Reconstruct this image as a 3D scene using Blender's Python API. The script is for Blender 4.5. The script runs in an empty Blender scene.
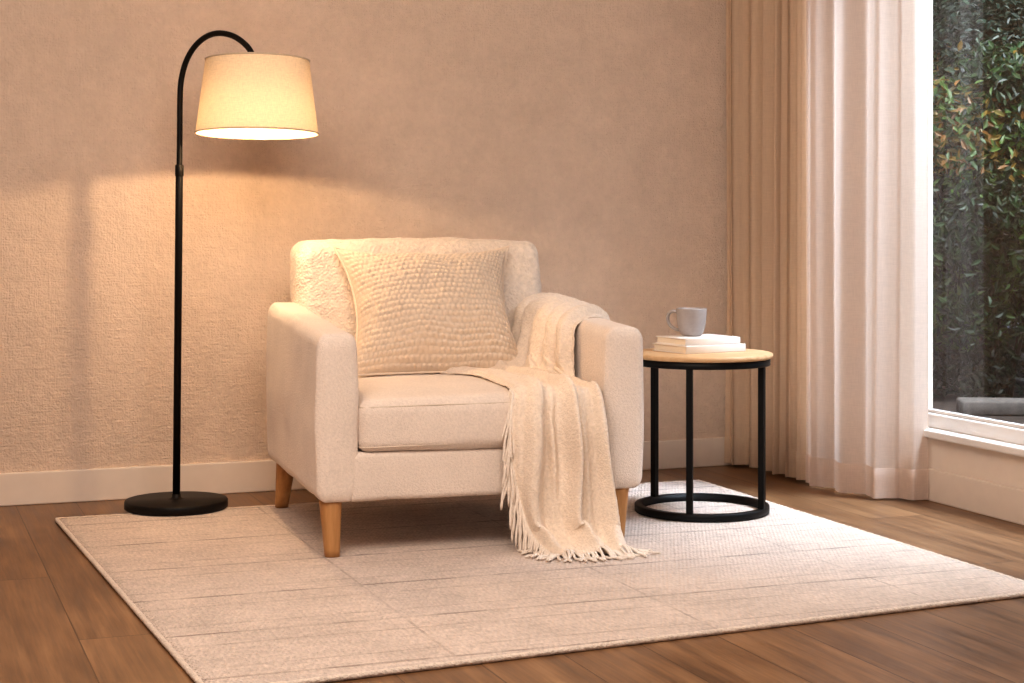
import bpy, bmesh, math, random
from mathutils import Vector, Matrix, noise
C = bpy.context.scene.collection
R = math.radians
PI = math.pi

# ------------------------------------------------------------------ materials
def srgb(r, g, b):
    f = lambda c: ((c/255+.055)/1.055)**2.4 if c/255 > .04045 else c/255/12.92
    return (f(r), f(g), f(b), 1)

class NT:
    def __init__(s, name):
        s.m = bpy.data.materials.new(name); s.m.use_nodes = True
        s.n = s.m.node_tree.nodes; s.l = s.m.node_tree.links
        s.n.clear()
        s.out = s.n.new('ShaderNodeOutputMaterial')
        s._co = None
    def node(s, typ, **kw):
        nd = s.n.new(typ)
        for k, v in kw.items():
            if k in nd.inputs: s.set(nd.inputs[k], v)
            else: setattr(nd, k, v)
        return nd
    def set(s, inp, v):
        if isinstance(v, bpy.types.NodeSocket): s.l.new(v, inp)
        else: inp.default_value = v
    @property
    def co(s):
        if s._co is None: s._co = s.n.new('ShaderNodeTexCoord')
        return s._co.outputs['Object']
    def mapping(s, scale=(1, 1, 1), rot=(0, 0, 0), vec=None):
        nd = s.n.new('ShaderNodeMapping')
        nd.inputs['Scale'].default_value = scale; nd.inputs['Rotation'].default_value = rot
        s.l.new(vec or s.co, nd.inputs['Vector']); return nd.outputs[0]
    def noise(s, scale, detail=3, rough=.5, vec=None):
        nd = s.n.new('ShaderNodeTexNoise')
        nd.inputs['Scale'].default_value = scale; nd.inputs['Detail'].default_value = detail
        nd.inputs['Roughness'].default_value = rough
        s.l.new(vec or s.co, nd.inputs['Vector']); return nd.outputs[0]
    def voronoi(s, scale, vec=None, feature='F1'):
        nd = s.n.new('ShaderNodeTexVoronoi'); nd.feature = feature
        nd.inputs['Scale'].default_value = scale
        s.l.new(vec or s.co, nd.inputs['Vector']); return nd.outputs['Distance']
    def math(s, op, a, b=0.0, clamp=False):
        nd = s.n.new('ShaderNodeMath'); nd.operation = op; nd.use_clamp = clamp
        s.set(nd.inputs[0], a); s.set(nd.inputs[1], b); return nd.outputs[0]
    def ramp(s, fac, stops):
        nd = s.n.new('ShaderNodeValToRGB'); e = nd.color_ramp.elements
        while len(e) < len(stops): e.new(.5)
        for k, (p, c) in enumerate(stops): e[k].position = p; e[k].color = c
        s.l.new(fac, nd.inputs[0]); return nd.outputs[0]
    def mix(s, fac, a, b, typ='MIX'):
        nd = s.n.new('ShaderNodeMix'); nd.data_type = 'RGBA'; nd.blend_type = typ
        s.set(nd.inputs[0], fac); s.set(nd.inputs[6], a); s.set(nd.inputs[7], b); return nd.outputs[2]
    def bump(s, h, strength=.3, dist=.01, normal=None):
        nd = s.n.new('ShaderNodeBump')
        nd.inputs['Strength'].default_value = strength; nd.inputs['Distance'].default_value = dist
        s.l.new(h, nd.inputs['Height'])
        if normal: s.l.new(normal, nd.inputs['Normal'])
        return nd.outputs[0]
    def principled(s, col, rough=.6, normal=None, metal=0, sheen=0, spec=.5, coat=0):
        p = s.n.new('ShaderNodeBsdfPrincipled')
        s.set(p.inputs['Base Color'], col); s.set(p.inputs['Roughness'], rough)
        p.inputs['Metallic'].default_value = metal
        p.inputs['Sheen Weight'].default_value = sheen
        p.inputs['Sheen Roughness'].default_value = .5
        p.inputs['Specular IOR Level'].default_value = spec
        p.inputs['Coat Weight'].default_value = coat
        if normal: s.l.new(normal, p.inputs['Normal'])
        return p.outputs[0]
    def finish(s, shader):
        s.l.new(shader, s.out.inputs[0]); return s.m

def scale_col(c, k): return (c[0]*k, c[1]*k, c[2]*k, 1)

def mat_plain(name, col, rough=.5, metal=0, var=.06, scale=20, spec=.5):
    t = NT(name); n = t.noise(scale, 4)
    c = t.ramp(n, [(.3, scale_col(col, 1-var)), (.7, scale_col(col, 1+var))])
    return t.finish(t.principled(c, rough, metal=metal, spec=spec))

def mat_fabric(name, col, weave=220, bump=.5, var=.10, big=9):
    t = NT(name)
    a = t.voronoi(weave); b = t.noise(weave*.55, 3); g = t.noise(big, 3)
    h = t.math('ADD', t.math('MULTIPLY', a, .8), b)
    c = t.ramp(t.math('ADD', t.math('MULTIPLY', b, .7), t.math('MULTIPLY', g, .3)),
               [(.33, scale_col(col, 1-var*1.6)), (.66, scale_col(col, 1+var*.7))])
    return t.finish(t.principled(c, .95, t.bump(h, bump, .004), sheen=.25, spec=.15))

def mat_knit(name, col):
    t = NT(name); g = t.node('ShaderNodeNewGeometry')
    n = t.noise(240, 3); h = t.noise(7, 2)
    p = t.ramp(g.outputs['Pointiness'], [(.40, scale_col(col, .66)), (.50, scale_col(col, .94)), (.58, scale_col(col, 1.05))])  # shade between stitches painted into the yarn colour, raised stitches lighter
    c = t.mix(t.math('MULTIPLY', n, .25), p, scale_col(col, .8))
    return t.finish(t.principled(c, .95, t.bump(n, .5, .004), sheen=.2, spec=.1))

def mat_wall():
    t = NT('plaster_wall'); col = srgb(228, 207, 188)
    warp = t.mapping((1, 1, 1))
    n1 = t.noise(42, 6, .65); n2 = t.noise(150, 3); n3 = t.noise(2.2, 4); n4 = t.noise(11, 4, .6)
    hz = t.noise(1, 3, .5, t.mapping((220, 220, 12))); vt = t.noise(1, 3, .5, t.mapping((12, 12, 220)))
    mott = t.math('ADD', t.math('ADD', t.math('MULTIPLY', n3, .35), t.math('MULTIPLY', n4, .35)), t.math('MULTIPLY', n1, .3))
    c = t.ramp(mott, [(.36, scale_col(col, .87)), (.64, scale_col(col, 1.06))])
    h = t.math('ADD', t.math('ADD', n1, t.math('MULTIPLY', n2, .5)), t.math('MULTIPLY', t.math('ADD', hz, vt), .28))
    return t.finish(t.principled(c, .92, t.bump(h, .8, .011), spec=.15))

def mat_floor():
    t = NT('oak_planks')
    vec = t.mapping((1, 1, 1), (0, 0, PI/2))
    br = t.node('ShaderNodeTexBrick')
    t.l.new(vec, br.inputs['Vector'])
    for k, v in (('Scale', 1.0), ('Mortar Size', .0016), ('Mortar Smooth', .1), ('Bias', 0.0), ('Brick Width', 1.9), ('Row Height', .19)):
        br.inputs[k].default_value = v
    br.offset = .37
    br.inputs['Color1'].default_value = (0, 0, 0, 1); br.inputs['Color2'].default_value = (1, 1, 1, 1); br.inputs['Mortar'].default_value = (.5, .5, .5, 1)
    # per plank offset of the grain
    vv = t.node('ShaderNodeVectorMath', operation='ADD')
    comb = t.node('ShaderNodeCombineXYZ'); t.l.new(t.math('MULTIPLY', br.outputs['Color'], 37.0), comb.inputs[2])
    t.l.new(t.co, vv.inputs[0]); t.l.new(comb.outputs[0], vv.inputs[1])
    g = t.noise(1, 6, .62, t.mapping((34, 2.4, 1), vec=vv.outputs[0]))
    f = t.noise(1, 4, .6, t.mapping((150, 5, 1), vec=vv.outputs[0]))
    cl = t.noise(1, 3, .55, t.mapping((6, 1.6, 1), vec=vv.outputs[0]))
    kn = t.voronoi(1, t.mapping((5.5, 1.9, 1), vec=vv.outputs[0]))
    knot = t.ramp(kn, [(.04, (0, 0, 0, 1)), (.17, (1, 1, 1, 1))])
    s = t.math('ADD', t.math('ADD', t.math('MULTIPLY', g, .45), t.math('MULTIPLY', f, .2)), t.math('MULTIPLY', cl, .35))
    c = t.ramp(s, [(.36, srgb(58, 38, 24)), (.46, srgb(102, 72, 47)), (.55, srgb(132, 98, 67)), (.66, srgb(164, 128, 93))])
    c = t.mix(t.math('MULTIPLY', t.math('SUBTRACT', 1.0, knot), .55), c, srgb(66, 42, 26))
    c = t.mix(.25, c, t.ramp(br.outputs['Color'], [(0, srgb(104, 76, 50)), (1, srgb(148, 114, 82))]))
    c = t.mix(t.math('MULTIPLY', br.outputs['Fac'], .75), c, srgb(48, 30, 18))
    h = t.math('SUBTRACT', t.math('MULTIPLY', s, .35), br.outputs['Fac'])
    r = t.math('ADD', t.math('MULTIPLY', g, .2), .27)
    return t.finish(t.principled(c, r, t.bump(h, .35, .003), spec=.45))

def mat_wood(name, c0, c1, axis=2):
    t = NT(name); sc = [60, 60, 60]; sc[axis] = 5
    g = t.noise(1, 5, .6, t.mapping(tuple(sc))); w = t.noise(6, 2)
    c = t.ramp(t.math('ADD', t.math('MULTIPLY', g, .75), t.math('MULTIPLY', w, .25)), [(.35, c0), (.65, c1)])
    return t.finish(t.principled(c, .5, t.bump(g, .12, .002)))

def mat_rug():
    t = NT('rug_weave'); col = srgb(230, 213, 200)
    n1 = t.noise(1, 3, .6, t.mapping((130, 38, 1))); n2 = t.noise(5, 3)
    dash = t.noise(1, 4, .7, t.mapping((14, 70, 1)))
    # soft ribs running along the length of the rug and fine cross ribs
    sx = t.node('ShaderNodeSeparateXYZ'); t.l.new(t.co, sx.inputs[0])
    wob = t.math('MULTIPLY', t.math('SUBTRACT', t.noise(30, 2), .5), .006)
    y = t.math('ADD', sx.outputs[1], wob); x = t.math('ADD', sx.outputs[0], wob)
    rib = t.math('SINE', t.math('MULTIPLY', y, 2*PI/.024)); rib2 = t.math('SINE', t.math('MULTIPLY', x, 2*PI/.0115))
    weave = t.math('MULTIPLY', rib, rib2)
    def line(v, per, off, wid):
        fr = t.math('FRACT', t.math('ADD', t.math('DIVIDE', v, per), off))
        d = t.math('ABSOLUTE', t.math('SUBTRACT', fr, .5))
        return t.math('LESS_THAN', d, wid/per)
    l1 = line(y, .37, .2, .006); l2 = line(x, .62, .31, .0035); l3 = line(y, .185, .45, .004)
    brk = t.ramp(t.noise(1, 2, .5, t.mapping((9, 9, 1))), [(.42, (0, 0, 0, 1)), (.60, (1, 1, 1, 1))])
    ln = t.math('MULTIPLY', t.math('MAXIMUM', t.math('MAXIMUM', l1, t.math('MULTIPLY', l2, .55)), t.math('MULTIPLY', l3, .5)), t.math('ADD', t.math('MULTIPLY', brk, .55), .25))
    c = t.ramp(t.math('ADD', t.math('ADD', t.math('MULTIPLY', n1, .45), t.math('MULTIPLY', n2, .25)), t.math('MULTIPLY', dash, .30)),
               [(.36, scale_col(col, .66)), (.62, scale_col(col, 1.08))])
    c = t.mix(t.math('MULTIPLY', t.math('ADD', t.math('MULTIPLY', weave, .5), .5), .09), c, scale_col(col, .55))
    c = t.mix(t.math('MULTIPLY', ln, .75), c, srgb(120, 100, 86))
    h = t.math('SUBTRACT', t.math('ADD', t.math('ADD', t.math('MULTIPLY', weave, .16), n1), t.math('MULTIPLY', dash, .6)), t.math('MULTIPLY', ln, .9))
    return t.finish(t.principled(c, .97, t.bump(h, .9, .008), sheen=.15, spec=.1))

def mat_cloth_sheer(name, col, trans, through):
    t = NT(name)
    w1 = t.noise(1, 2, .5, t.mapping((400, 400, 30))); w2 = t.noise(1, 2, .5, t.mapping((30, 30, 400)))
    h = t.math('ADD', w1, w2)
    c = t.ramp(t.math('MULTIPLY', h, .5), [(.35, scale_col(col, .94)), (.65, scale_col(col, 1.04))])
    d = t.principled(c, .9, t.bump(h, .2, .002), sheen=.1, spec=.1)
    tr = t.node('ShaderNodeBsdfTranslucent'); t.l.new(c, tr.inputs[0])
    m = t.node('ShaderNodeMixShader'); m.inputs[0].default_value = trans
    t.l.new(d, m.inputs[1]); t.l.new(tr.outputs[0], m.inputs[2]); s = m.outputs[0]
    if through:
        tp = t.node('ShaderNodeBsdfTransparent'); m2 = t.node('ShaderNodeMixShader'); m2.inputs[0].default_value = through
        t.l.new(s, m2.inputs[1]); t.l.new(tp.outputs[0], m2.inputs[2]); s = m2.outputs[0]
    return t.finish(s)

def mat_shade():
    t = NT('linen_lamp_shade'); col = srgb(244, 220, 186)
    w1 = t.noise(1, 2, .5, t.mapping((60, 60, 500))); w2 = t.noise(1, 2, .5, t.mapping((420, 420, 30)))
    h = t.math('ADD', w1, w2)
    c = t.ramp(t.math('MULTIPLY', h, .5), [(.35, scale_col(col, .86)), (.65, scale_col(col, 1.05))])
    d = t.node('ShaderNodeBsdfDiffuse'); t.l.new(c, d.inputs[0])
    tr = t.node('ShaderNodeBsdfTranslucent'); t.l.new(c, tr.inputs[0])
    m = t.node('ShaderNodeMixShader'); m.inputs[0].default_value = .075
    t.l.new(d.outputs[0], m.inputs[1]); t.l.new(tr.outputs[0], m.inputs[2])
    return t.finish(m.outputs[0])

def mat_bulb():
    t = NT('glowing_bulb'); e = t.node('ShaderNodeEmission')
    e.inputs[0].default_value = (1, .78, .5, 1); e.inputs[1].default_value = 25
    return t.finish(e.outputs[0])

def mat_glass():
    t = NT('window_glass')
    tp = t.node('ShaderNodeBsdfTransparent'); tp.inputs[0].default_value = (.93, .96, .96, 1)
    gl = t.node('ShaderNodeBsdfGlossy'); gl.inputs['Roughness'].default_value = .0
    gl.inputs[0].default_value = (.95, .97, 1, 1)
    lw = t.node('ShaderNodeLayerWeight'); lw.inputs[0].default_value = .5
    m = t.node('ShaderNodeMixShader'); t.l.new(t.math('ADD', t.math('MULTIPLY', t.math('POWER', lw.outputs['Facing'], 5.0), .85), .10, True), m.inputs[0])
    t.l.new(tp.outputs[0], m.inputs[1]); t.l.new(gl.outputs[0], m.inputs[2])
    return t.finish(m.outputs[0])

def mat_leaf(name):
    t = NT(name)
    at = t.node('ShaderNodeVertexColor'); at.layer_name = 'leaf_tint'
    n = t.noise(60, 2)
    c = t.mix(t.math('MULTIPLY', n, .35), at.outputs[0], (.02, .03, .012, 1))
    d = t.principled(c, .42, spec=.5)
    tr = t.node('ShaderNodeBsdfTranslucent'); t.l.new(c, tr.inputs[0])
    m = t.node('ShaderNodeMixShader'); m.inputs[0].default_value = .2
    t.l.new(d, m.inputs[1]); t.l.new(tr.outputs[0], m.inputs[2])
    return t.finish(m.outputs[0])

M = {}
M['wall'] = mat_wall(); M['floor'] = mat_floor(); M['rug'] = mat_rug()
M['ceiling'] = mat_plain('ceiling_paint', srgb(228, 218, 206), .9)
M['white_paint'] = mat_plain('skirting_paint', srgb(230, 216, 201), .5, var=.02)
M['frame_paint'] = mat_plain('window_frame_paint', srgb(232, 228, 224), .4, var=.02)
M['chair'] = mat_fabric('cream_upholstery', srgb(233, 218, 204), 280, .4, .07)
M['boucle'] = mat_fabric('cream_boucle', srgb(234, 219, 203), 130, .9, .10)
M['piping'] = mat_fabric('cream_piping', srgb(218, 202, 184), 300, .4, .06)
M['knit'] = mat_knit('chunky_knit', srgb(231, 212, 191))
M['throw'] = mat_fabric('woven_throw', srgb(242, 225, 206), 200, .6, .08)
M['fringe'] = mat_fabric('throw_fringe', srgb(246, 233, 218), 300, .5, .06)
M['leg_wood'] = mat_wood('beech_leg', srgb(168, 120, 72), srgb(196, 148, 96))
M['table_wood'] = mat_wood('pale_oak_top', srgb(196, 156, 112), srgb(222, 184, 140), 0)
M['black'] = mat_plain('black_metal', srgb(10, 9, 8), .5, 0, .1, spec=.25)
M['black_base'] = mat_plain('black_lamp_base', srgb(15, 12, 11), .5, 0, .1, spec=.25)
M['shade'] = mat_shade(); M['bulb'] = mat_bulb(); M['glass'] = mat_glass()
M['trim'] = mat_fabric('shade_edge_tape', srgb(205, 185, 160), 300, .2, .04)
M['drape'] = mat_cloth_sheer('curtain_linen', srgb(220, 196, 170), .22, 0)
M['sheer'] = mat_cloth_sheer('sheer_voile', srgb(238, 222, 209), .55, .03)
M['book'] = mat_plain('book_cover', srgb(232, 224, 216), .6, var=.03)
M['book2'] = mat_plain('book_cover_cream', srgb(226, 216, 205), .6, var=.03)
t = NT('book_pages'); ph = t.noise(1, 2, .5, t.mapping((8, 8, 1400)))
M['pages'] = t.finish(t.principled(t.ramp(ph, [(.35, srgb(214, 196, 172)), (.65, srgb(240, 228, 208))]), .9))
M['mug'] = mat_plain('glazed_stoneware', srgb(162, 154, 150), .35, var=.05, scale=90)
M['coffee'] = mat_plain('dark_coffee', srgb(48, 28, 18), .15)
M['leaf'] = mat_leaf('shrub_leaf')
M['bark'] = mat_wood('shrub_bark', srgb(50, 38, 28), srgb(80, 62, 46))
M['soil'] = mat_plain('garden_soil', srgb(64, 52, 44), .95, var=.4, scale=30)
M['stone'] = mat_plain('grey_stone', srgb(112, 104, 98), .9, var=.25, scale=30)

# ------------------------------------------------------------------ helpers
def obj(name, bm, mat, parent=None, smooth=True, loc=None):
    me = bpy.data.meshes.new(name)
    bmesh.ops.recalc_face_normals(bm, faces=bm.faces)
    bm.to_mesh(me); bm.free()
    if smooth:
        for p in me.polygons: p.use_smooth = True
    me.materials.append(mat)
    o = bpy.data.objects.new(name, me); C.objects.link(o)
    if parent: o.parent = parent
    if loc: o.location = loc
    return o

def tag(o, label, cat, group=None):
    o['label'] = label; o['category'] = cat
    if group: o['group'] = group
    return o

def empty(name, loc, rz=0):
    o = bpy.data.objects.new(name, None); C.objects.link(o)
    o.location = loc; o.rotation_euler = (0, 0, rz); o.empty_display_size = .1
    return o

def structure(o): o['kind'] = 'structure'; return o

def box_bm(x0, x1, y0, y1, z0, z1, bev=0, bm=None):
    bm = bm or bmesh.new()
    vs = [bm.verts.new(p) for p in ((x0, y0, z0), (x1, y0, z0), (x1, y1, z0), (x0, y1, z0), (x0, y0, z1), (x1, y0, z1), (x1, y1, z1), (x0, y1, z1))]
    fs = [bm.faces.new([vs[i] for i in q]) for q in ((0, 3, 2, 1), (4, 5, 6, 7), (0, 1, 5, 4), (1, 2, 6, 5), (2, 3, 7, 6), (3, 0, 4, 7))]
    if bev:
        es = list({e for f in fs for e in f.edges})
        bmesh.ops.bevel(bm, geom=es, offset=bev, segments=2, affect='EDGES', profile=.5)
    return bm

def rbox(x0, x1, y0, y1, z0, z1, r, step=.03, nr=5, deform=None):
    """finely gridded cushion-like box with round edges of radius r (scalar or per axis)"""
    c = Vector(((x0+x1)/2, (y0+y1)/2, (z0+z1)/2)); h = Vector(((x1-x0)/2, (y1-y0)/2, (z1-z0)/2))
    rr = Vector((r, r, r)) if not hasattr(r, '__len__') else Vector(r)
    def samples(H, q):
        q = min(q, H)
        s = [-H + q*(1-math.tan(PI/4*(1-k/nr))) for k in range(nr)]
        n = max(1, int((2*H-2*q)/step)); s += [-H+q+(2*H-2*q)*k/n for k in range(n+1)]
        s += [-v for v in reversed(s[:nr])]
        out = []
        for v in s:
            if not out or abs(v-out[-1]) > 1e-6: out.append(v)
        return out
    S = [samples(h[i], rr[i]) for i in range(3)]
    bm = bmesh.new(); cache = {}
    def vert(p):
        key = tuple(round(v, 5) for v in p)
        if key not in cache:
            inner = Vector([max(-h[i]+rr[i], min(h[i]-rr[i], p[i])) for i in range(3)])
            d = Vector([(p[i]-inner[i])/rr[i] for i in range(3)])
            if d.length > 1e-9: d.normalize()
            q = Vector([inner[i]+d[i]*rr[i] for i in range(3)]) + c
            if deform: q = deform(q, d)
            cache[key] = bm.verts.new(q)
        return cache[key]
    for ax in range(3):
        a, b = (ax+1) % 3, (ax+2) % 3
        for sg in (-1, 1):
            for i in range(len(S[a])-1):
                for j in range(len(S[b])-1):
                    q = []
                    for (u, v) in ((i, j), (i+1, j), (i+1, j+1), (i, j+1)):
                        p = [0, 0, 0]; p[ax] = sg*h[ax]; p[a] = S[a][u]; p[b] = S[b][v]; q.append(vert(p))
                    if len(set(q)) == 4:
                        try: bm.faces.new(q)
                        except ValueError: pass
    return bm

def lathe(profile, n=64, bm=None, cap=False):
    bm = bm or bmesh.new(); rings = []
    for (r, z) in profile:
        if r < 1e-6: rings.append([bm.verts.new((0, 0, z))])
        else: rings.append([bm.verts.new((r*math.cos(2*PI*k/n), r*math.sin(2*PI*k/n), z)) for k in range(n)])
    for a, b in zip(rings, rings[1:]):
        for k in range(n):
            k2 = (k+1) % n
            if len(a) == 1 and len(b) == 1: continue
            if len(a) == 1: bm.faces.new((a[0], b[k], b[k2]))
            elif len(b) == 1: bm.faces.new((a[k], a[k2], b[0]))
            else: bm.faces.new((a[k], a[k2], b[k2], b[k]))
    return bm

def tube(pts, rad, n=12, bm=None, closed=False, caps=True):
    bm = bm or bmesh.new(); pts = [Vector(p) for p in pts]; N = len(pts)
    rads = rad if hasattr(rad, '__len__') else [rad]*N
    rings = []; up = None
    for i, p in enumerate(pts):
        if closed: tg = pts[(i+1) % N]-pts[i-1]
        else: tg = pts[min(i+1, N-1)]-pts[max(i-1, 0)]
        tg.normalize()
        if up is None:
            up = tg.orthogonal().normalized()
        up = (up - tg*up.dot(tg)).normalized(); sd = tg.cross(up)
        rings.append([bm.verts.new(p + (up*math.cos(2*PI*k/n)+sd*math.sin(2*PI*k/n))*rads[i]) for k in range(n)])
    prs = list(zip(rings, rings[1:]))
    if closed: prs.append((rings[-1], rings[0]))
    for a, b in prs:
        for k in range(n): bm.faces.new((a[k], a[(k+1) % n], b[(k+1) % n], b[k]))
    if caps and not closed:
        bm.faces.new(rings[0]); bm.faces.new(rings[-1])
    return bm

def catmull(P, t):
    """P list of Vectors, t in 0..len-1"""
    n = len(P); i = min(int(t), n-2); f = t-i
    p0 = P[max(i-1, 0)]; p1 = P[i]; p2 = P[i+1]; p3 = P[min(i+2, n-1)]
    return .5*((2*p1)+(p2-p0)*f+(2*p0-5*p1+4*p2-p3)*f*f+(3*p1-p0-3*p2+p3)*f**3)

def spline(pts, n):
    P = [Vector(p) for p in pts]
    return [catmull(P, (len(P)-1)*k/n) for k in range(n+1)]

def fbm(p, s, o=3):
    return noise.fractal(Vector(p)*s, 1.0, 2.0, o)

# ------------------------------------------------------------------ the room
# room frame: origin at the corner behind the curtain, -x runs along the back wall, -y along the window wall
ANG = R(20.5); CORNER = (1.052, 6.47, 0)
U = Vector((math.cos(ANG), math.sin(ANG), 0)); V = Vector((-math.sin(ANG), math.cos(ANG), 0))
def room(o):
    o.location = CORNER; o.rotation_euler = (0, 0, ANG); return structure(o)
XL, YF, ZC = -4.6, -7.2, 2.62
room(obj('floor', box_bm(XL, 0.0, YF, 0.0, -.1, 0), M['floor'], smooth=False))
room(obj('ceiling', box_bm(XL, .2, YF, .15, ZC, ZC+.1), M['ceiling'], smooth=False))
room(obj('wall_back', box_bm(XL, .2, 0, .15, -.1, ZC), M['wall'], smooth=False))
room(obj('wall_left', box_bm(XL-.15, XL, YF, .15, -.1, ZC), M['wall'], smooth=False))
# window wall with an opening
S0, S1, ZS, ZT = .74, 2.75, .235, 2.4
WT = .16
bm = bmesh.new()
box_bm(0, WT, -S0, 0, -.1, ZC, bm=bm); box_bm(0, WT, YF, -S1, -.1, ZC, bm=bm)
box_bm(0, WT, -S1, -S0, -.1, ZS, bm=bm); box_bm(0, WT, -S1, -S0, ZT, ZC, bm=bm)
room(obj('wall_right', bm, M['white_wall'] if 'white_wall' in M else M['white_paint'], smooth=False))
def base_profile(h): return box_bm(XL+.001, 0, -.016, 0, 0, h, .004)
room(obj('baseboard_back', base_profile(.107), M['white_paint'], smooth=False))
room(obj('baseboard_right', box_bm(-.016, 0, YF, -.016, 0, .107, .004), M['white_paint'], smooth=False))
room(obj('baseboard_left', box_bm(XL, XL+.016, YF, -.016, 0, .107, .004), M['white_paint'], smooth=False))
# window
w = empty('window_1', CORNER, ANG); structure(w)
bm = bmesh.new()
fx0, fx1 = .012, .075
box_bm(fx0, fx1, -S1, -S0, ZS, ZS+.050, .006, bm=bm); box_bm(fx0, fx1, -S1, -S0, ZT-.07, ZT, .006, bm=bm)
box_bm(fx0, fx1, -S0-.06, -S0, ZS, ZT, .006, bm=bm); box_bm(fx0, fx1, -S1, -S1+.06, ZS, ZT, .006, bm=bm)
obj('window_frame', bm, M['frame_paint'], w, smooth=False)
obj('glazing_bead', box_bm(fx0+.012, fx0+.03, -S1+.06, -S0-.06, ZS+.050, ZS+.062, .003), M['frame_paint'], w, smooth=False)
bm = bmesh.new()
q = [bm.verts.new(p) for p in ((.037, -S1+.055, ZS+.045), (.037, -S0-.055, ZS+.045), (.037, -S0-.055, ZT-.06), (.037, -S1+.055, ZT-.06))]
bm.faces.new(q); obj('pane', bm, M['glass'], w, smooth=False)
obj('window_sill', box_bm(-.04, fx0+.005, -S1-.02, -S0+.02, ZS-.022, ZS+.003, .005), M['frame_paint'], w, smooth=False)

# ------------------------------------------------------------------ rug
ZR = .012
rc = [Vector((-.585, 3.245, 0)), Vector((1.33, 4.154, 0)), Vector((.66, 5.93, 0)), Vector((-1.398, 5.16, 0))]  # FL FR BR BL
cen = sum(rc, Vector())/4
inv = Matrix.Rotation(-ANG, 3, 'Z')
loc4 = [inv @ (p-cen) for p in rc]
def quad(u, v): return (loc4[0]*(1-u)+loc4[1]*u)*(1-v)+(loc4[3]*(1-u)+loc4[2]*u)*v
rug = empty('area_rug', cen, ANG)
tag(rug, 'large flat-woven pale beige rug with faint ribbed lines under the armchair', 'rug')
bm = bmesh.new(); NU, NV = 60, 54
grid = [[bm.verts.new(quad(i/NU, j/NV)+Vector((0, 0, ZR-.0006+.0006*noise.noise(quad(i/NU, j/NV)*6)))) for j in range(NV+1)] for i in range(NU+1)]
for i in range(NU):
    for j in range(NV): bm.faces.new((grid[i][j], grid[i+1][j], grid[i+1][j+1], grid[i][j+1]))
low = {}
bnd = [(i, 0) for i in range(NU)]+[(NU, j) for j in range(NV)]+[(i, NV) for i in range(NU, 0, -1)]+[(0, j) for j in range(NV, 0, -1)]
lv = [bm.verts.new((grid[i][j].co.x, grid[i][j].co.y, .001)) for i, j in bnd]
for k in range(len(bnd)):
    a = grid[bnd[k][0]][bnd[k][1]]; k2 = (k+1) % len(bnd); b = grid[bnd[k2][0]][bnd[k2][1]]
    bm.faces.new((a, lv[k], lv[k2], b))
obj('rug_field', bm, M['rug'], rug)
per = []
for a, b in ((0, 1), (1, 2), (2, 3), (3, 0)):
    n = 150
    for k in range(n): per.append(loc4[a].lerp(loc4[b], k/n)+Vector((0, 0, .0068)))
bm = tube(per, [.0066+.0006*math.sin(k*2.1) for k in range(len(per))], 10, closed=True)
obj('edge_binding', bm, mat_fabric('rug_binding', srgb(232, 216, 200), 200, .7, .12), rug)

# ------------------------------------------------------------------ armchair
CA = R(17); e1 = Vector((math.cos(CA), math.sin(CA), 0)); e2 = Vector((-math.sin(CA), math.cos(CA), 0))
CO = Vector((-.2049, 5.1071, ZR)) - .0088*e1
chair = empty('armchair', CO, CA)
tag(chair, 'cream upholstered armchair with square arms and tapered wooden legs', 'armchair')
HW, AT = .469, .109; AI = HW-AT
def arm_def(side):
    def f(q, d):
        k = (q.z-.15)/.45
        q = q.copy()
        q.z += max(0, k)*(.006+.047*max(0, (q.y+.48)/.86)**1.0)
        fz = fbm(q, 6, 2)*.0035 + fbm(q+Vector((side*3, 0, 0)), 38, 2)*.0010
        # soft padding bulge on the faces
        q.x += (d.x*(.006*math.sin(PI*max(0, min(1, k)))) if abs(d.x) > .5 else 0)
        return q + d*fz
    return f
for s in (-1, 1):
    x0, x1 = (-HW, -AI) if s < 0 else (AI, HW)
    a = obj('armrest', rbox(x0, x1, -.48, .40, .15, .6, (.027, .018, .036), .022, 7, arm_def(s)), M['chair'], chair)
    # seam down the front panel and along the top of the outer side
    xs = (x0+.010 if s < 0 else x1-.010)
    pts = []
    for k in range(40):
        y = -.455+.83*k/39
        pts.append((xs-s*.002, y, .6+.006+.047*(y+.48)/.86-.0215))
    obj('piping', tube(pts, .0018, 6), M['piping'], a)
# plinth / front rail
obj('seat_base', rbox(-AI-.02, AI+.02, -.474, .42, .15, .283, (.012, .016, .016), .03, 3, lambda q, d: q+d*fbm(q, 9, 2)*.002), M['chair'], chair)
# seat cushion
def cush(q, d):
    q = q.copy()
    u = max(0, 1-(q.x/.36)**2); v = max(0, 1-((q.y+.12)/.37)**2)
    if d.z > .05: q.z += .024*d.z*math.sqrt(u*max(v, .25)+1e-6)
    if d.y < -.05: q.y -= .012*abs(d.y)*u
    return q + d*(fbm(q, 5, 2)*.004+fbm(q, 45, 2)*.0010)
sc = obj('seat_cushion', rbox(-AI+.003, AI-.003, -.485, .27, .279, .421, (.036, .036, .036), .02, 6, cush), M['chair'], chair)
for z in (.296, .405):
    pts = []
    for k in range(61):
        x = -AI+.025+(2*AI-.05)*k/60
        u = max(0, 1-(x/.36)**2)
        pts.append((x, -.4785-.0112*u, z+.003*u+.001*noise.noise(Vector((x*9, z, 0)))))
    # round the corner and run back along the sides
    left = [(-AI+.0055, -.42, z), (-AI+.0095, -.456, z), (-AI+.016, -.469, z)]
    right = [(-p[0], p[1], p[2]) for p in reversed(left)]
    obj('piping', tube(spline(left+pts[1:-1]+right, 160), .0023, 6), M['piping'], sc)
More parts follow.
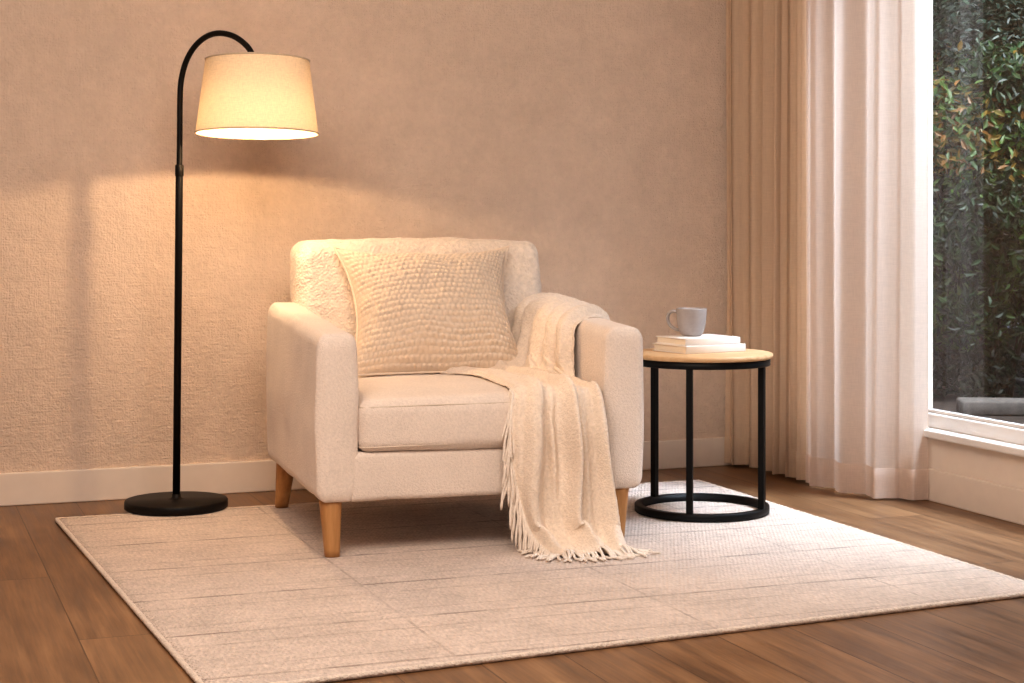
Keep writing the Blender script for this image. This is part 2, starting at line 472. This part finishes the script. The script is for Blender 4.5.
# backrest
BX = .024
def backd(q, d):
    q = q.copy(); k = max(0, (q.z-.28)/.57)
    u = max(0, 1-((q.x-BX)/.412)**2)
    q.y += .105*k
    if d.y < -.05: q.y -= .028*abs(d.y)*math.sqrt(u)*math.sin(PI*min(1, k*.9+.08))
    if d.z > .05: q.z += .008*d.z*math.sqrt(u)-.004*(1-u)+.004*noise.noise(Vector((q.x*11, 2, 0)))
    q.x += (q.x-BX)*(-.02*k)
    return q + d*(fbm(q, 5, 3)*.010+fbm(q, 26, 2)*.0020+fbm(q, 70, 2)*.0010)
obj('backrest', rbox(BX-.412, BX+.412, (.235), .44, .2, .846, (.042, .05, .042), .014, 7, backd), M['boucle'], chair)
# legs
def leg_bm(cx, cy, dx, dy):
    bm = bmesh.new(); rings = []
    for k in range(9):
        t_ = k/8; r = .031-.011*t_; z = .158*(1-t_)
        x = cx+dx*t_; y = cy+dy*t_
        rings.append([bm.verts.new((x+r*math.copysign(abs(math.cos(a))**.75, math.cos(a)), y+r*math.copysign(abs(math.sin(a))**.75, math.sin(a)), z)) for a in [2*PI*j/24 for j in range(24)]])
    for a, b in zip(rings, rings[1:]):
        for j in range(24): bm.faces.new((a[j], a[(j+1) % 24], b[(j+1) % 24], b[j]))
    bm.faces.new(rings[0]); bm.faces.new(rings[-1]); return bm
for (x, y, dx, dy) in ((-.425, -.43, .004, -.004), (.408, -.43, -.004, -.004), (-.42, .33, -.004, .07), (.42, .33, .004, .07)):
    obj('leg', leg_bm(x, y, dx, dy), M['leg_wood'], chair)

# ------------------------------------------------------------------ pillow
PW, PH, PT = .575, .445, .125
pil = empty('throw_pillow', CO + .012*e1 + .178*e2 + Vector((0, 0, .448)), CA)
pil.rotation_euler = (0, 0, CA)
tag(pil, 'beige chunky-knit square pillow leaning against the armchair back', 'pillow')
lean = R(-30)
def pillow_bm():
    bm = bmesh.new(); NX, NZ = 190, 156
    rot = Matrix.Rotation(lean, 3, 'X')
    sides = []
    for sg in (-1, 1):
        g = []
        for i in range(NX+1):
            row = []
            for j in range(NZ+1):
                u = -1+2*i/NX; v = -1+2*j/NZ
                uu = math.sin(u*PI/2)*.35+u*.65; vv = math.sin(v*PI/2)*.35+v*.65
                # concave edges between pointed corners
                x = uu*PW/2*(1-.17*(1-vv*vv)*abs(uu)**3); z = vv*PH/2*(1-(.20 if vv > 0 else .02)*(1-uu*uu)*abs(vv)**3)
                th = PT*(max(0, 1-abs(uu)**2.6)*max(0, 1-abs(vv)**2.6))**.78
                y = sg*th
                edge = min(1, th/.02)
                # knitted rows: staggered bobbles
                rows = 25; fz = (vv*.5+.5)*rows + .55*noise.noise(Vector((x*8, z*8, sg))); r_ = math.floor(fz)
                cols = 36; fx = (uu*.5+.5)*cols + .5*(r_ % 2) + .9*noise.noise(Vector((x*8, z*8, 5+sg)))
                b = math.sin(PI*(fz-r_))**.7*(.2+.8*abs(math.sin(PI*fx))**.8)
                b *= .75+.5*noise.noise(Vector((x*26, z*26, sg*3))); b += .35*noise.noise(Vector((x*70, z*70, sg*3)))
                y += sg*(edge*.0095*b + edge*.009*noise.noise(Vector((x*9, z*9, sg*7))))
                # sag: crease at lower left like a plumped pillow
                zz = z
                p = rot @ Vector((x, y, zz))
                row.append(p)
            g.append(row)
        sides.append(g)
    allv = []
    for g in sides: allv.append([[bm.verts.new(p) for p in row] for row in g])
    for sgi, g in enumerate(allv):
        for i in range(NX):
            for j in range(NZ):
                q = (g[i][j], g[i+1][j], g[i+1][j+1], g[i][j+1])
                bm.faces.new(q if sgi == 0 else tuple(reversed(q)))
    bmesh.ops.remove_doubles(bm, verts=bm.verts, dist=.0004)
    for v in bm.verts: v.co.z += math.cos(lean)*PH/2-.004
    return bm
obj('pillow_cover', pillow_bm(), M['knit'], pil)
pw = []
for k in range(240):
    t_ = k/240*4; sd = int(t_); f = t_-sd; s_ = -1+2*f
    def edge(uu, vv): return Vector((uu*PW/2*(1-.17*(1-vv*vv)*abs(uu)**3), 0, vv*PH/2*(1-(.20 if vv > 0 else .02)*(1-uu*uu)*abs(vv)**3)))
    p = [edge(s_, -1), edge(1, s_), edge(-s_, 1), edge(-1, -s_)][sd]
    p = Matrix.Rotation(lean, 3, 'X') @ p; p.z += math.cos(lean)*PH/2-.004; pw.append(p)
obj('seam', tube(pw, [.0042+.0008*math.sin(k*1.9) for k in range(len(pw))], 8, closed=True), M['knit'], pil)

# ------------------------------------------------------------------ throw blanket
throw = empty('throw_blanket', CO, CA)
tag(throw, 'cream woven throw with fringe draped over chair arm and seat to the rug', 'blanket')
rows = [
 # (left/rear ... right/front) five control points per row, in the chair's frame
 [(.500, .31, .47), (.500, .21, .46), (.500, .10, .47), (.500, -.02, .47), (.498, -.11, .49)],
 [(.482, .315, .625), (.484, .21, .62), (.484, .10, .615), (.484, -.03, .605), (.480, -.145, .601)],
 [(.420, .315, .658), (.420, .21, .654), (.420, .09, .648), (.420, -.05, .640), (.420, -.195, .630)],
 [(.354, .31, .638), (.352, .20, .635), (.350, .07, .629), (.350, -.09, .620), (.352, -.235, .609)],
 [(.326, .29, .555), (.324, .17, .552), (.324, .05, .552), (.328, -.11, .552), (.340, -.245, .545)],
 [(.256, .235, .470), (.270, .14, .476), (.290, .03, .480), (.315, -.11, .485), (.338, -.250, .472)],
 [(.020, .095, .456), (.130, .06, .461), (.215, -.02, .464), (.278, -.14, .466), (.336, -.275, .458)],
 [(.075, -.09, .458), (.155, -.15, .462), (.225, -.20, .464), (.283, -.27, .464), (.335, -.330, .456)],
 [(.080, -.30, .455), (.155, -.33, .459), (.222, -.36, .460), (.283, -.39, .456), (.335, -.425, .449)],
 [(.060, -.478, .436), (.140, -.485, .436), (.205, -.485, .436), (.272, -.482, .434), (.335, -.482, .428)],
 [(.046, -.514, .360), (.125, -.518, .360), (.195, -.518, .360), (.268, -.516, .358), (.337, -.512, .352)],
 [(.050, -.516, .250), (.128, -.522, .250), (.200, -.524, .250), (.272, -.522, .245), (.342, -.516, .240)],
 [(.072, -.520, .140), (.145, -.528, .138), (.215, -.532, .135), (.285, -.530, .132), (.355, -.522, .128)],
 [(.098, -.540, .052), (.165, -.552, .046), (.230, -.556, .042), (.298, -.553, .042), (.366, -.545, .042)],
 [(.125, -.592, .010), (.190, -.606, .010), (.250, -.608, .010), (.312, -.602, .010), (.372, -.590, .010)],
 [(.155, -.625, .008), (.212, -.640, .008), (.268, -.640, .008), (.325, -.630, .008), (.380, -.612, .008)],
]
def seat_z(x, y):
    u = max(0, 1-(x/.36)**2); v = max(0, 1-((y+.12)/.37)**2)
    return .421+.024*math.sqrt(u*max(v, .25))
for k in (6, 7, 8): rows[k] = [(x, y, seat_z(x, y)+.005) for x, y, z in rows[k]]
for k in (1, 2, 3): rows[k] = [(x, y, z-(.010 if k > 1 else .006)) for x, y, z in rows[k]]
for k in range(9, 16):
    sh = [.016, .014, .010, .004, 0]
    rows[k] = [(p[0]+sh[j], p[1]-(.02 if k > 13 else 0), p[2]) for j, p in enumerate(rows[k])]
RV = [[Vector(p) for p in r] for r in rows]
NL, NW = 230, 110
def base_pt(t_, w_):
    col = [catmull(r, w_*4) for r in RV[max(0, int(t_)-1):int(t_)+3]]
    i = int(t_) if t_ < len(RV)-1 else len(RV)-2
    i0 = max(i-1, 0)
    P = [catmull(RV[k], w_*4) for k in (max(i-1, 0), i, i+1, min(i+2, len(RV)-1))]
    f = t_-i
    p0, p1, p2, p3 = P
    return .5*((2*p1)+(p2-p0)*f+(2*p0-5*p1+4*p2-p3)*f*f+(3*p1-p0-3*p2+p3)*f**3)
def ridge(x): return (.5+.5*math.sin(x))
def sm(a, b, x):
    x = max(0.0, min(1.0, (x-a)/(b-a))); return x*x*(3-2*x)
def fold(t_, w_):
    hang = sm(7.5, 11, t_); onarm = 1-sm(4.5, 6.5, t_)
    a = .040*onarm + .024*(1-onarm)*(1-hang) + .056*hang
    a *= (1-.70*sm(13.2, 14.6, t_))
    ph = 1.6*math.sin(t_*.42+.6)+1.5*noise.noise(Vector((t_*.35, 1.7, 0)))
    w2 = w_+.09*noise.noise(Vector((w_*2.2, t_*.28, 4)))+.03*noise.noise(Vector((w_*6, t_*.6, 9)))
    k = 2*PI*(4.3*onarm+2.6*(1-onarm))
    amp = .85+.5*noise.noise(Vector((w_*4+3, t_*.30, 8)))
    r1 = ridge(k*w2+ph)**(3.2-.2*onarm)*(amp*(1-onarm)+1.1*onarm)
    v1 = abs(math.sin(PI*(5.8*w2+.35*ph)))**.75
    r1 = r1*(1-onarm)+onarm*(v1*1.15-.35)
    r2 = ridge(2*PI*6.1*w2+1.3+ph*1.7)**2.4*.42*(.6+.8*noise.noise(Vector((w_*5, t_*.5, 2))))
    r3 = .9*sm(.16, .03, w_)*ridge(w_*2*PI*14+t_)**1.5*sm(5, 6, t_)*(1-sm(8, 9.5, t_))*.5 if w_ < .16 else 0
    return max(-.003*onarm, a*(r1+r2+r3))*(.12+.88*sm(0, .09, w_)*sm(0, .07, 1-w_)) + .0016*noise.noise(Vector((t_*2.5, w_*9, 0)))
def throw_pt(t_, w_):
    p = base_pt(t_, w_); e = .01
    du = base_pt(min(t_+e, len(RV)-1.001), w_)-base_pt(max(t_-e, 0), w_)
    dv = base_pt(t_, min(w_+e, 1))-base_pt(t_, max(w_-e, 0))
    n = dv.cross(du)
    if n.length > 1e-9: n.normalize()
    n = -n
    # outside of the cloth
    if n.dot(OUTREF(t_)) < 0: n = -n
    q = p+n*fold(t_, w_)
    q.z = max(q.z, .005)
    return q, n
def OUTREF(t_):
    if t_ < 1.2: return Vector((1, 0, .4))
    if t_ < 3: return Vector((0, 0, 1))
    if t_ < 5: return Vector((-1, -.2, .5))
    if t_ < 9: return Vector((0, -.15, 1))
    if t_ < 13: return Vector((0, -1, .3))
    return Vector((0, -.6, 1))
bm = bmesh.new(); TM = len(RV)-1
vs = []; uvl = None
for i in range(NL+1):
    t_ = TM*i/NL; row = []
    for j in range(NW+1):
        q, n = throw_pt(min(t_, TM-1e-4), j/NW)
        # zig-zag weave relief
        zg = math.sin(i*1.25+2.4*math.sin(j*.7))*.0007
        row.append(bm.verts.new(q+n*zg))
    vs.append(row)
for i in range(NL):
    for j in range(NW): bm.faces.new((vs[i][j], vs[i][j+1], vs[i+1][j+1], vs[i+1][j]))
cl = obj('throw_cloth', bm, M['throw'], throw)
md = cl.modifiers.new('Solidify', 'SOLIDIFY'); md.thickness = .0045; md.offset = 0
# fringe: every tassel a strand of its own
rnd = random.Random(4)
def tassel(p, d0, length, drop, floor_z=.004):
    pts = []; p = Vector(p); d = Vector(d0).normalized(); n = 9
    for k in range(n+1):
        pts.append(p.copy())
        d = (d+Vector((rnd.uniform(-.16, .16), rnd.uniform(-.12, .12), 0))+Vector((0, 0, -drop*.35))).normalized()
        p = p+d*length/n
        if p.z < floor_z: p.z = floor_z+rnd.uniform(0, .003); d.z = max(d.z, 0)
        # stay clear of the chair front
        if p.z > .14 and p.y > -.4985 and p.z < .425 and p.x < AI: p.y = -.4995-rnd.uniform(0, .003)
    rads = [.0037+.0004*math.sin(k*2.3) for k in range(n+1)]; rads[-1] = .0012
    return tube(pts, rads, 6)
for k in range(60):          # left edge, from the seat front down to the rug
    t_ = 8.9+(14.6-8.9)*k/59
    q, n = throw_pt(t_, 0.0)
    a = sm(12.6, 14.2, t_)
    d0 = Vector((-.34-.15*a+.12*rnd.random(), -.10-.5*a, -1+.75*a))
    obj('tassel', tassel(q+n*.001, d0, .125-.055*a+rnd.uniform(-.012, .012), .8), M['fringe'], throw)
for k in range(32):          # bottom edge, lying on the rug
    w_ = k/31
    q, n = throw_pt(TM-.01, w_)
    d0 = Vector((-.25+.9*w_+rnd.uniform(-.35, .35), -1, .05))
    obj('tassel', tassel(q+Vector((0, 0, .002)), d0, .072+rnd.uniform(-.012, .014), .5), M['fringe'], throw)
for k in range(8):           # right lower corner
    q, n = throw_pt(14.0+.98*k/8, 1.0)
    d0 = Vector((1, -.45+rnd.uniform(-.3, .3), -.1))
    obj('tassel', tassel(q+Vector((0, 0, .001)), d0, .05+rnd.uniform(-.01, .01), .5), M['fringe'], throw)

# ------------------------------------------------------------------ floor lamp
LP = Vector((-1.068, 5.345, ZR)); dirv = Vector((.268, -.14, 0)); la = math.atan2(dirv.y, dirv.x)
lamp = empty('floor_lamp', LP, la)
tag(lamp, 'black arched floor lamp with lit linen drum shade left of the armchair', 'floor lamp')
obj('base', lathe([(0, 0), (.157, 0), (.162, .004), (.162, .024), (.159, .028), (.03, .0295), (.018, .0315), (.0135, .036), (.0135, .045), (0, .045)], 96), M['black_base'], lamp)
obj('lower_pole', lathe([(0, .03), (.0118, .03), (.0118, 1.085), (.011, 1.088), (0, 1.088)], 24), M['black'], lamp)
obj('collar', lathe([(.0125, 1.055), (.0136, 1.057), (.0136, 1.088), (.0115, 1.092), (.0095, 1.092)], 24), M['black'], lamp)
arc = [(0, 0, 1.05), (0, 0, 1.20), (0, 0, 1.31), (.006, 0, 1.37), (.026, 0, 1.425), (.060, 0, 1.468), (.105, 0, 1.495), (.155, 0, 1.502), (.212, 0, 1.488), (.262, 0, 1.454), (.291, 0, 1.410), (.302, 0, 1.370), (.306, 0, 1.335)]
obj('arched_arm', tube(spline(arc, 110), .0092, 16), M['black'], lamp)
SH = Vector((.316, 0, 1.183)); sh_h = .227
def lean_pole(bm):
    for v in bm.verts:
        k = .0095*max(0, v.co.z-.05); v.co.x += k*math.cos(la); v.co.y -= k*math.sin(la)
    return bm
for nm in ('lower_pole', 'collar', 'arched_arm'):
    me = bpy.data.objects[nm].data; b_ = bmesh.new(); b_.from_mesh(me); lean_pole(b_); b_.to_mesh(me); b_.free()
# the shade is tilted slightly toward the room
tilt = Matrix.Rotation(-la, 4, 'Z') @ Matrix.Rotation(R(-2.4), 4, 'X') @ Matrix.Rotation(la, 4, 'Z')
def shade_tr(bm, extra=None):
    for v in bm.verts:
        c = Vector((0, 0, sh_h/2)); v.co = SH + c + (tilt.to_3x3() @ (v.co-c))
    return bm
r0, r1 = .188, .159
prof = [(r0+(r1-r0)*k/24, sh_h*k/24) for k in range(25)]
prof_in = [(r-.0022, z) for r, z in reversed(prof)]
shade = obj('lamp_shade', shade_tr(lathe(prof, 96)), M['shade'], lamp)
obj('shade_rim', shade_tr(tube([(r0*math.cos(2*PI*k/96), r0*math.sin(2*PI*k/96), 0) for k in range(96)], .0028, 8, closed=True)), M['trim'], shade)
obj('shade_rim', shade_tr(tube([(r1*math.cos(2*PI*k/96), r1*math.sin(2*PI*k/96), sh_h) for k in range(96)], .0028, 8, closed=True)), M['trim'], shade)
bm = bmesh.new()
for k in range(3):
    a = 2*PI*k/3+.4
    tube([(.0, 0, sh_h-.045), (r1*.5*math.cos(a), r1*.5*math.sin(a), sh_h-.03), ((r1-.003)*math.cos(a), (r1-.003)*math.sin(a), sh_h-.006)], .0022, 8, bm)
obj('shade_spider', shade_tr(bm), M['black'], shade)
obj('bulb_socket', shade_tr(lathe([(0, .122), (.018, .122), (.02, .128), (.02, .175), (.014, .185), (0, .185)], 24)), M['black'], lamp)
bulb = obj('light_bulb', shade_tr(lathe([(0, .048), (.014, .050), (.025, .060), (.030, .076), (.027, .095), (.018, .112), (.014, .122), (0, .122)], 24)), M['bulb'], lamp)
ld = bpy.data.lights.new('lamp_light', 'POINT'); ld.energy = 22; ld.color = (1, .67, .38); ld.shadow_soft_size = .016
lo = bpy.data.objects.new('lamp_light', ld); C.objects.link(lo); lo.parent = lamp; lo.location = SH+Vector((0, 0, .046))

# ------------------------------------------------------------------ side table
TC = Vector((.597, 5.285, ZR)); TZ = .484
tab = empty('side_table', TC, 0)
tag(tab, 'round side table with pale wood top on a black metal ring frame', 'side table')
obj('table_top', lathe([(0, TZ), (.217, TZ), (.221, TZ+.003), (.2225, TZ+.008), (.221, TZ+.0135), (.218, TZ+.016), (0, TZ+.016)], 96), M['table_wood'], tab)
obj('top_ring', lathe([(.196, TZ-.022), (.2125, TZ-.022), (.214, TZ-.020), (.214, TZ-.0005), (.196, TZ-.0005), (.196, TZ-.022)], 96), M['black'], tab)
obj('base_ring', lathe([(.188, .001), (.209, .001), (.211, .003), (.211, .022), (.209, .024), (.188, .024), (.188, .001)], 96), M['black'], tab)
for deg in (133, 253, 331):
    a = R(deg); bm = box_bm(-.0095, .0095, -.0095, .0095, .02, TZ-.004, .0015)
    bmesh.ops.transform(bm, matrix=Matrix.Translation((.1995*math.cos(a), .1995*math.sin(a), 0)) @ Matrix.Rotation(a, 4, 'Z'), verts=bm.verts)
    obj('leg', bm, M['black'], tab, smooth=False)

# ------------------------------------------------------------------ books
def book(name, loc, rz, L, W, T, cover, label):
    b = empty(name, loc, rz); tag(b, label, 'book', 'books on the side table')
    bm = bmesh.new(); c = .003
    box_bm(0, L, 0, W, 0, c, .0008, bm); box_bm(0, L, 0, W, T-c, T, .0008, bm)
    obj('cover', bm, cover, b, smooth=False)
    n = 9; bs = bmesh.new()
    prof = [(0.0+.0012*math.sin(PI*k/n)*-1, c*.3+(T-c*.6)*k/n) for k in range(n+1)]
    ou = [[bs.verts.new((x, y, z)) for y, z in prof] for x in (0, L)]
    inn = [[bs.verts.new((x, y+.0035+.002, z)) for y, z in prof] for x in (0, L)]
    for k in range(n):
        bs.faces.new((ou[0][k], ou[1][k], ou[1][k+1], ou[0][k+1])); bs.faces.new((inn[0][k+1], inn[1][k+1], inn[1][k], inn[0][k]))
        for e in (0, 1): bs.faces.new((ou[e][k], ou[e][k+1], inn[e][k+1], inn[e][k]))
    for k in (0, n): bs.faces.new((ou[0][k], ou[1][k], inn[1][k], inn[0][k]))
    obj('spine', bs, cover, b)
    obj('page_block', box_bm(.004, L-.004, .004, W-.005, c, T-c), M['pages'], b, smooth=False)
    return b
BZ = ZR+TZ+.016
book('book', (.540, 5.197, BZ), R(31), .232, .180, .0245, M['book2'], 'lower white hardback book lying flat on the wooden tabletop')
book('book', (.5395, 5.212, BZ+.0245), R(29), .208, .168, .022, M['book'], 'upper white hardback book, directly under the mug')

# ------------------------------------------------------------------ mug
mug = empty('mug', (.572, 5.352, BZ+.0465), R(150))
tag(mug, 'small grey ceramic mug standing on the stacked books', 'mug')
out = [(0, .0), (.026, 0), (.029, .001), (.034, .006), (.040, .018), (.0445, .036), (.0468, .056), (.048, .075), (.0488, .086), (.0482, .0882), (.0468, .0886), (.0455, .0872), (.0448, .075), (.0435, .056), (.041, .036), (.036, .018), (.028, .0075), (0, .006)]
obj('cup', lathe(out, 64), M['mug'], mug)
obj('coffee', lathe([(0, .0665), (.0430, .0665), (.0441, .067)], 48), M['coffee'], mug)
hp = [(.0445, 0, .071), (.056, 0, .077), (.070, 0, .076), (.080, 0, .067), (.083, 0, .052), (.078, 0, .037), (.066, 0, .025), (.052, 0, .019), (.0385, 0, .0185)]
hbm = tube(spline(hp, 48), .0052, 12)
for v in hbm.verts: v.co.y *= 1.35
obj('handle', hbm, M['mug'], mug)

# ------------------------------------------------------------------ curtains
def curtain(name, path, folds, z0, z1, mat, label, nper, cat):
    """path: (s, t, fold amplitude) control points in the room frame; folds: phase function"""
    root = empty(name, CORNER, ANG); tag(root, label, cat)
    P = [Vector(p) for p in path]; N = nper; cols = []
    pts = [catmull(P, (len(P)-1)*k/N) for k in range(N+1)]
    zs = [z0+(z1-z0)*k/40 for k in range(41)]
    def surf(k, z, off=0):
        p = pts[k]; q = pts[min(k+1, N)]; o_ = pts[max(k-1, 0)]
        tg = Vector((q.x-o_.x, q.y-o_.y)); tg.normalize(); nr = Vector((tg.y, -tg.x))
        hz = (z-z0)/(z1-z0)
        d, lat = folds(k/N, hz)
        s = p.x+nr.x*(p.z*d+off)+tg.x*lat; t_ = p.y+nr.y*(p.z*d+off)+tg.y*lat
        return Vector((-max(t_, .022), -max(s, .022), z))
    bm = bmesh.new()
    g = [[bm.verts.new(surf(k, z)) for z in zs] for k in range(N+1)]
    for k in range(N):
        for j in range(40): bm.faces.new((g[k][j], g[k+1][j], g[k+1][j+1], g[k][j+1]))
    obj('curtain_fabric', bm, mat, root)
    for sg in (-1,):
        bm = bmesh.new(); hz_ = [z0-.001, z0+.03, z0+.06, z0+.095, z0+.0985]
        g = [[bm.verts.new(surf(k, z, sg*.0028 if z < z0+.097 else 0)) for z in hz_] for k in range(N+1)]
        for k in range(N):
            for j in range(4): bm.faces.new((g[k][j], g[k+1][j], g[k+1][j+1], g[k][j+1]))
        obj('hem', bm, mat, root)
    return root
def f_drape(u, hz):
    x = u*6.4+.10*math.sin(u*9)+.12*math.sin(hz*2.2+u*5)*(.4+hz)
    a = math.sin(2*PI*x); a = math.copysign(abs(a)**.7, a)
    return a*(1-.10*hz)+.22*math.sin(2*PI*x*2.3+1), .012*math.sin(2*PI*x*2)
def f_sheer(u, hz):
    x = u*4.3+.10*math.sin(u*7+1)+.10*math.sin(hz*1.7+u*4)
    a = math.sin(2*PI*x)
    return a*(1-.25*hz)+.22*math.sin(2*PI*x*2.4+.8+hz*.8)*(.6+.4*math.sin(u*11)), .004*math.sin(2*PI*x*2)
curtain('curtain', [(.04, .285, .020), (.14, .225, .038), (.25, .205, .046), (.36, .20, .046), (.47, .205, .042), (.54, .205, .030)], f_drape, .016, 2.42, M['drape'],
        'tan linen curtain in tight folds hanging beside the back wall', 260, 'curtain')
curtain('curtain', [(.52, .225, .016), (.61, .215, .020), (.71, .205, .022), (.81, .185, .024), (.90, .150, .022), (.96, .080, .016), (.988, .024, .004)], f_sheer, .008, 2.42, M['sheer'],
        'sheer off-white curtain with broad folds hanging beside the garden window', 260, 'curtain')
rod = empty('curtain_rail', CORNER, ANG); tag(rod, 'slim white curtain rail above the window carrying both curtains', 'curtain rail')
obj('rail', tube([(-.21, -.03, 2.435), (-.21, -3.0, 2.435)], .014, 16), M['frame_paint'], rod)
for y in (-.12, -1.5, -2.9):
    obj('bracket', box_bm(-.21, -.0, y-.012, y+.012, 2.435, 2.455, .003), M['frame_paint'], rod, smooth=False)

# ------------------------------------------------------------------ garden
def rw(x, y, z=0): return Vector(CORNER)+U*x+V*y+Vector((0, 0, z))
structure(obj('ground_garden', box_bm(WT, 9, -8, 7, -.14, -.05), M['soil'], smooth=False)); bpy.data.objects['ground_garden'].location = CORNER; bpy.data.objects['ground_garden'].rotation_euler = (0, 0, ANG)
def shrub(loc, rad, zc, n, seed, label, palette, leafsize=(.05, .09)):
    rn = random.Random(seed)
    root = empty('garden_shrub', loc); tag(root, label, 'shrub', 'evergreen shrubs outside the window')
    bm = bmesh.new(); lay = bm.loops.layers.color.new('leaf_tint')
    # clumps carry the leaves so that the mass has light tips and dark hollows
    cl = []
    for k in range(120):
        d = Vector((rn.gauss(0, 1), rn.gauss(0, 1), rn.gauss(0, 1))).normalized()
        rr = rn.uniform(.55, 1.0)
        c = Vector((d.x*rad[0]*rr, d.y*rad[1]*rr, zc+d.z*rad[2]*rr))
        cl.append((c, d, rn.uniform(.10, .2), rn.random()))
    for k in range(n):
        c, d, cr, tint = rn.choice(cl)
        p = c+Vector((rn.gauss(0, 1), rn.gauss(0, 1), rn.gauss(0, 1)))*cr*.6
        if p.z < .02: p.z = rn.uniform(.02, .2)
        nrm = (d*.8+Vector((rn.uniform(-1, 1), rn.uniform(-1, 1), rn.uniform(-.4, 1)))).normalized()
        ax = nrm.orthogonal(); ax.rotate(Matrix.Rotation(rn.uniform(0, 2*PI), 3, nrm)); sd = nrm.cross(ax)
        L = rn.uniform(*leafsize); W = L*.42
        hb = [p, p+ax*L*.35+sd*W*.5+nrm*.004, p+ax*L*.75+sd*W*.36+nrm*.002, p+ax*L-nrm*L*.12, p+ax*L*.75-sd*W*.36+nrm*.002, p+ax*L*.35-sd*W*.5+nrm*.004]
        mid = [p+ax*L*.35-nrm*.003, p+ax*L*.75-nrm*.004]
        v = [bm.verts.new(q) for q in hb]; m_ = [bm.verts.new(q) for q in mid]
        fs = [bm.faces.new((v[0], v[1], m_[0])), bm.faces.new((v[0], m_[0], v[5])), bm.faces.new((m_[0], v[1], v[2], m_[1])), bm.faces.new((v[5], m_[0], m_[1], v[4])), bm.faces.new((m_[1], v[2], v[3])), bm.faces.new((m_[1], v[3], v[4]))]
        col = palette(p, tint, rn)
        for f in fs:
            for l in f.loops: l[lay] = col
    me = bpy.data.meshes.new('foliage'); bm.to_mesh(me); bm.free(); me.materials.append(M['leaf'])
    o = bpy.data.objects.new('foliage', me); C.objects.link(o); o.parent = root
    sb = bmesh.new()
    for k in range(9):
        a = rn.uniform(0, 2*PI); q = Vector((rad[0]*.7*math.cos(a), rad[1]*.7*math.sin(a), zc+rn.uniform(0, .6)*rad[2]))
        tube(spline([(.05*math.cos(a), .05*math.sin(a), -.02), q*.4+Vector((0, 0, .1)), q], 12), [.018-.012*j/12 for j in range(13)], 7, sb)
    obj('stem', sb, M['bark'], root)
    return root
def lin(r, g, b): c = srgb(r, g, b); return (r/255, g/255, b/255, 1)
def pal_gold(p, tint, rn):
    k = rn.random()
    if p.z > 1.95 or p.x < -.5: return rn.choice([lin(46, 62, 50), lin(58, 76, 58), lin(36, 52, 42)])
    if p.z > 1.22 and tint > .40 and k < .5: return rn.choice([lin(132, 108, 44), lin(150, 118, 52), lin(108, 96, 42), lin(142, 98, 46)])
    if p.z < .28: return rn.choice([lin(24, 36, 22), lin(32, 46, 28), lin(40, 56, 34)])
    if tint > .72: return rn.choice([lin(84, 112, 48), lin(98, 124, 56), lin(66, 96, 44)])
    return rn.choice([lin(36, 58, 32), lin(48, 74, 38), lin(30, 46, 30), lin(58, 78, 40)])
def pal_green(p, tint, rn):
    if tint > .7: return rn.choice([lin(86, 112, 58), lin(98, 124, 66), lin(70, 98, 52)])
    return rn.choice([lin(38, 62, 40), lin(48, 76, 46), lin(58, 88, 52), lin(34, 54, 40)])
def pal_blue(p, tint, rn):
    return rn.choice([lin(50, 70, 62), lin(62, 84, 74), lin(40, 58, 52), lin(76, 98, 84)])
G = -.05
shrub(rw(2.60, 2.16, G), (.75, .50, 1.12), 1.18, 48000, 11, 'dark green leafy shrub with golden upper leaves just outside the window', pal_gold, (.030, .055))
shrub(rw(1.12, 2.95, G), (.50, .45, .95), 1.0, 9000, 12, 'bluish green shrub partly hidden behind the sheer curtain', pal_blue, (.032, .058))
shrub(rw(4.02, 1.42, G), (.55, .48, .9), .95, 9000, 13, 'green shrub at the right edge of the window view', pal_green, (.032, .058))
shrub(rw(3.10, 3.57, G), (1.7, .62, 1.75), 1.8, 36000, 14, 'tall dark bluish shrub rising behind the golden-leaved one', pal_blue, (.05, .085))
tag(obj('stone_block', box_bm(-.24, .24, -.1, .1, 0, .075, .012), M['stone'], loc=tuple(rw(2.10, 1.43, G))), 'low grey stone edging block on the soil outside the window', 'stone')
bpy.data.objects['stone_block'].rotation_euler = (0, 0, R(-6))

# ------------------------------------------------------------------ light
wd = bpy.data.worlds.new('dusk'); bpy.context.scene.world = wd; wd.use_nodes = True
bg = wd.node_tree.nodes['Background']; bg.inputs[0].default_value = (.62, .74, .95, 1); bg.inputs[1].default_value = .4
def area(name, loc, target, size, energy, color):
    l = bpy.data.lights.new(name, 'AREA'); l.shape = 'RECTANGLE'; l.size, l.size_y = size; l.energy = energy; l.color = color
    o = bpy.data.objects.new(name, l); C.objects.link(o); o.location = loc
    o.rotation_euler = (Vector(target)-Vector(loc)).to_track_quat('-Z', 'Y').to_euler(); return o
area('overhead_fill', (-.3, 2.7, 2.5), (-.05, 4.7, .2), (2.2, 1.6), 132, (1, .85, .752))  # unseen fill light added overhead to brighten the room, no ceiling fitting
dl = area('daylight', rw(.95, -2.1, 3.7), rw(-.08, -.90, 1.1), (1.0, 1.0), 62, (.74, .84, 1))
dl.data.spread = R(52)
area('open_sky', rw(1.6, .2, 4.4), rw(2.6, 2.2, 1.0), (3.0, 2.5), 640, (.86, .92, 1))

# ------------------------------------------------------------------ camera
cd = bpy.data.cameras.new('camera'); cam = bpy.data.objects.new('camera', cd); C.objects.link(cam)
cam.location = (0, 0, .912); cam.rotation_euler = (PI/2, 0, 0)
cd.sensor_width = 36; cd.lens = 1680/1024*36; cd.shift_y = (225-341.5)/1024; cd.shift_x = 0
cd.clip_start = .05
bpy.context.scene.camera = cam
vs_ = bpy.context.scene.view_settings
vs_.view_transform = 'Standard'; vs_.look = 'Medium High Contrast'; vs_.exposure = -.34
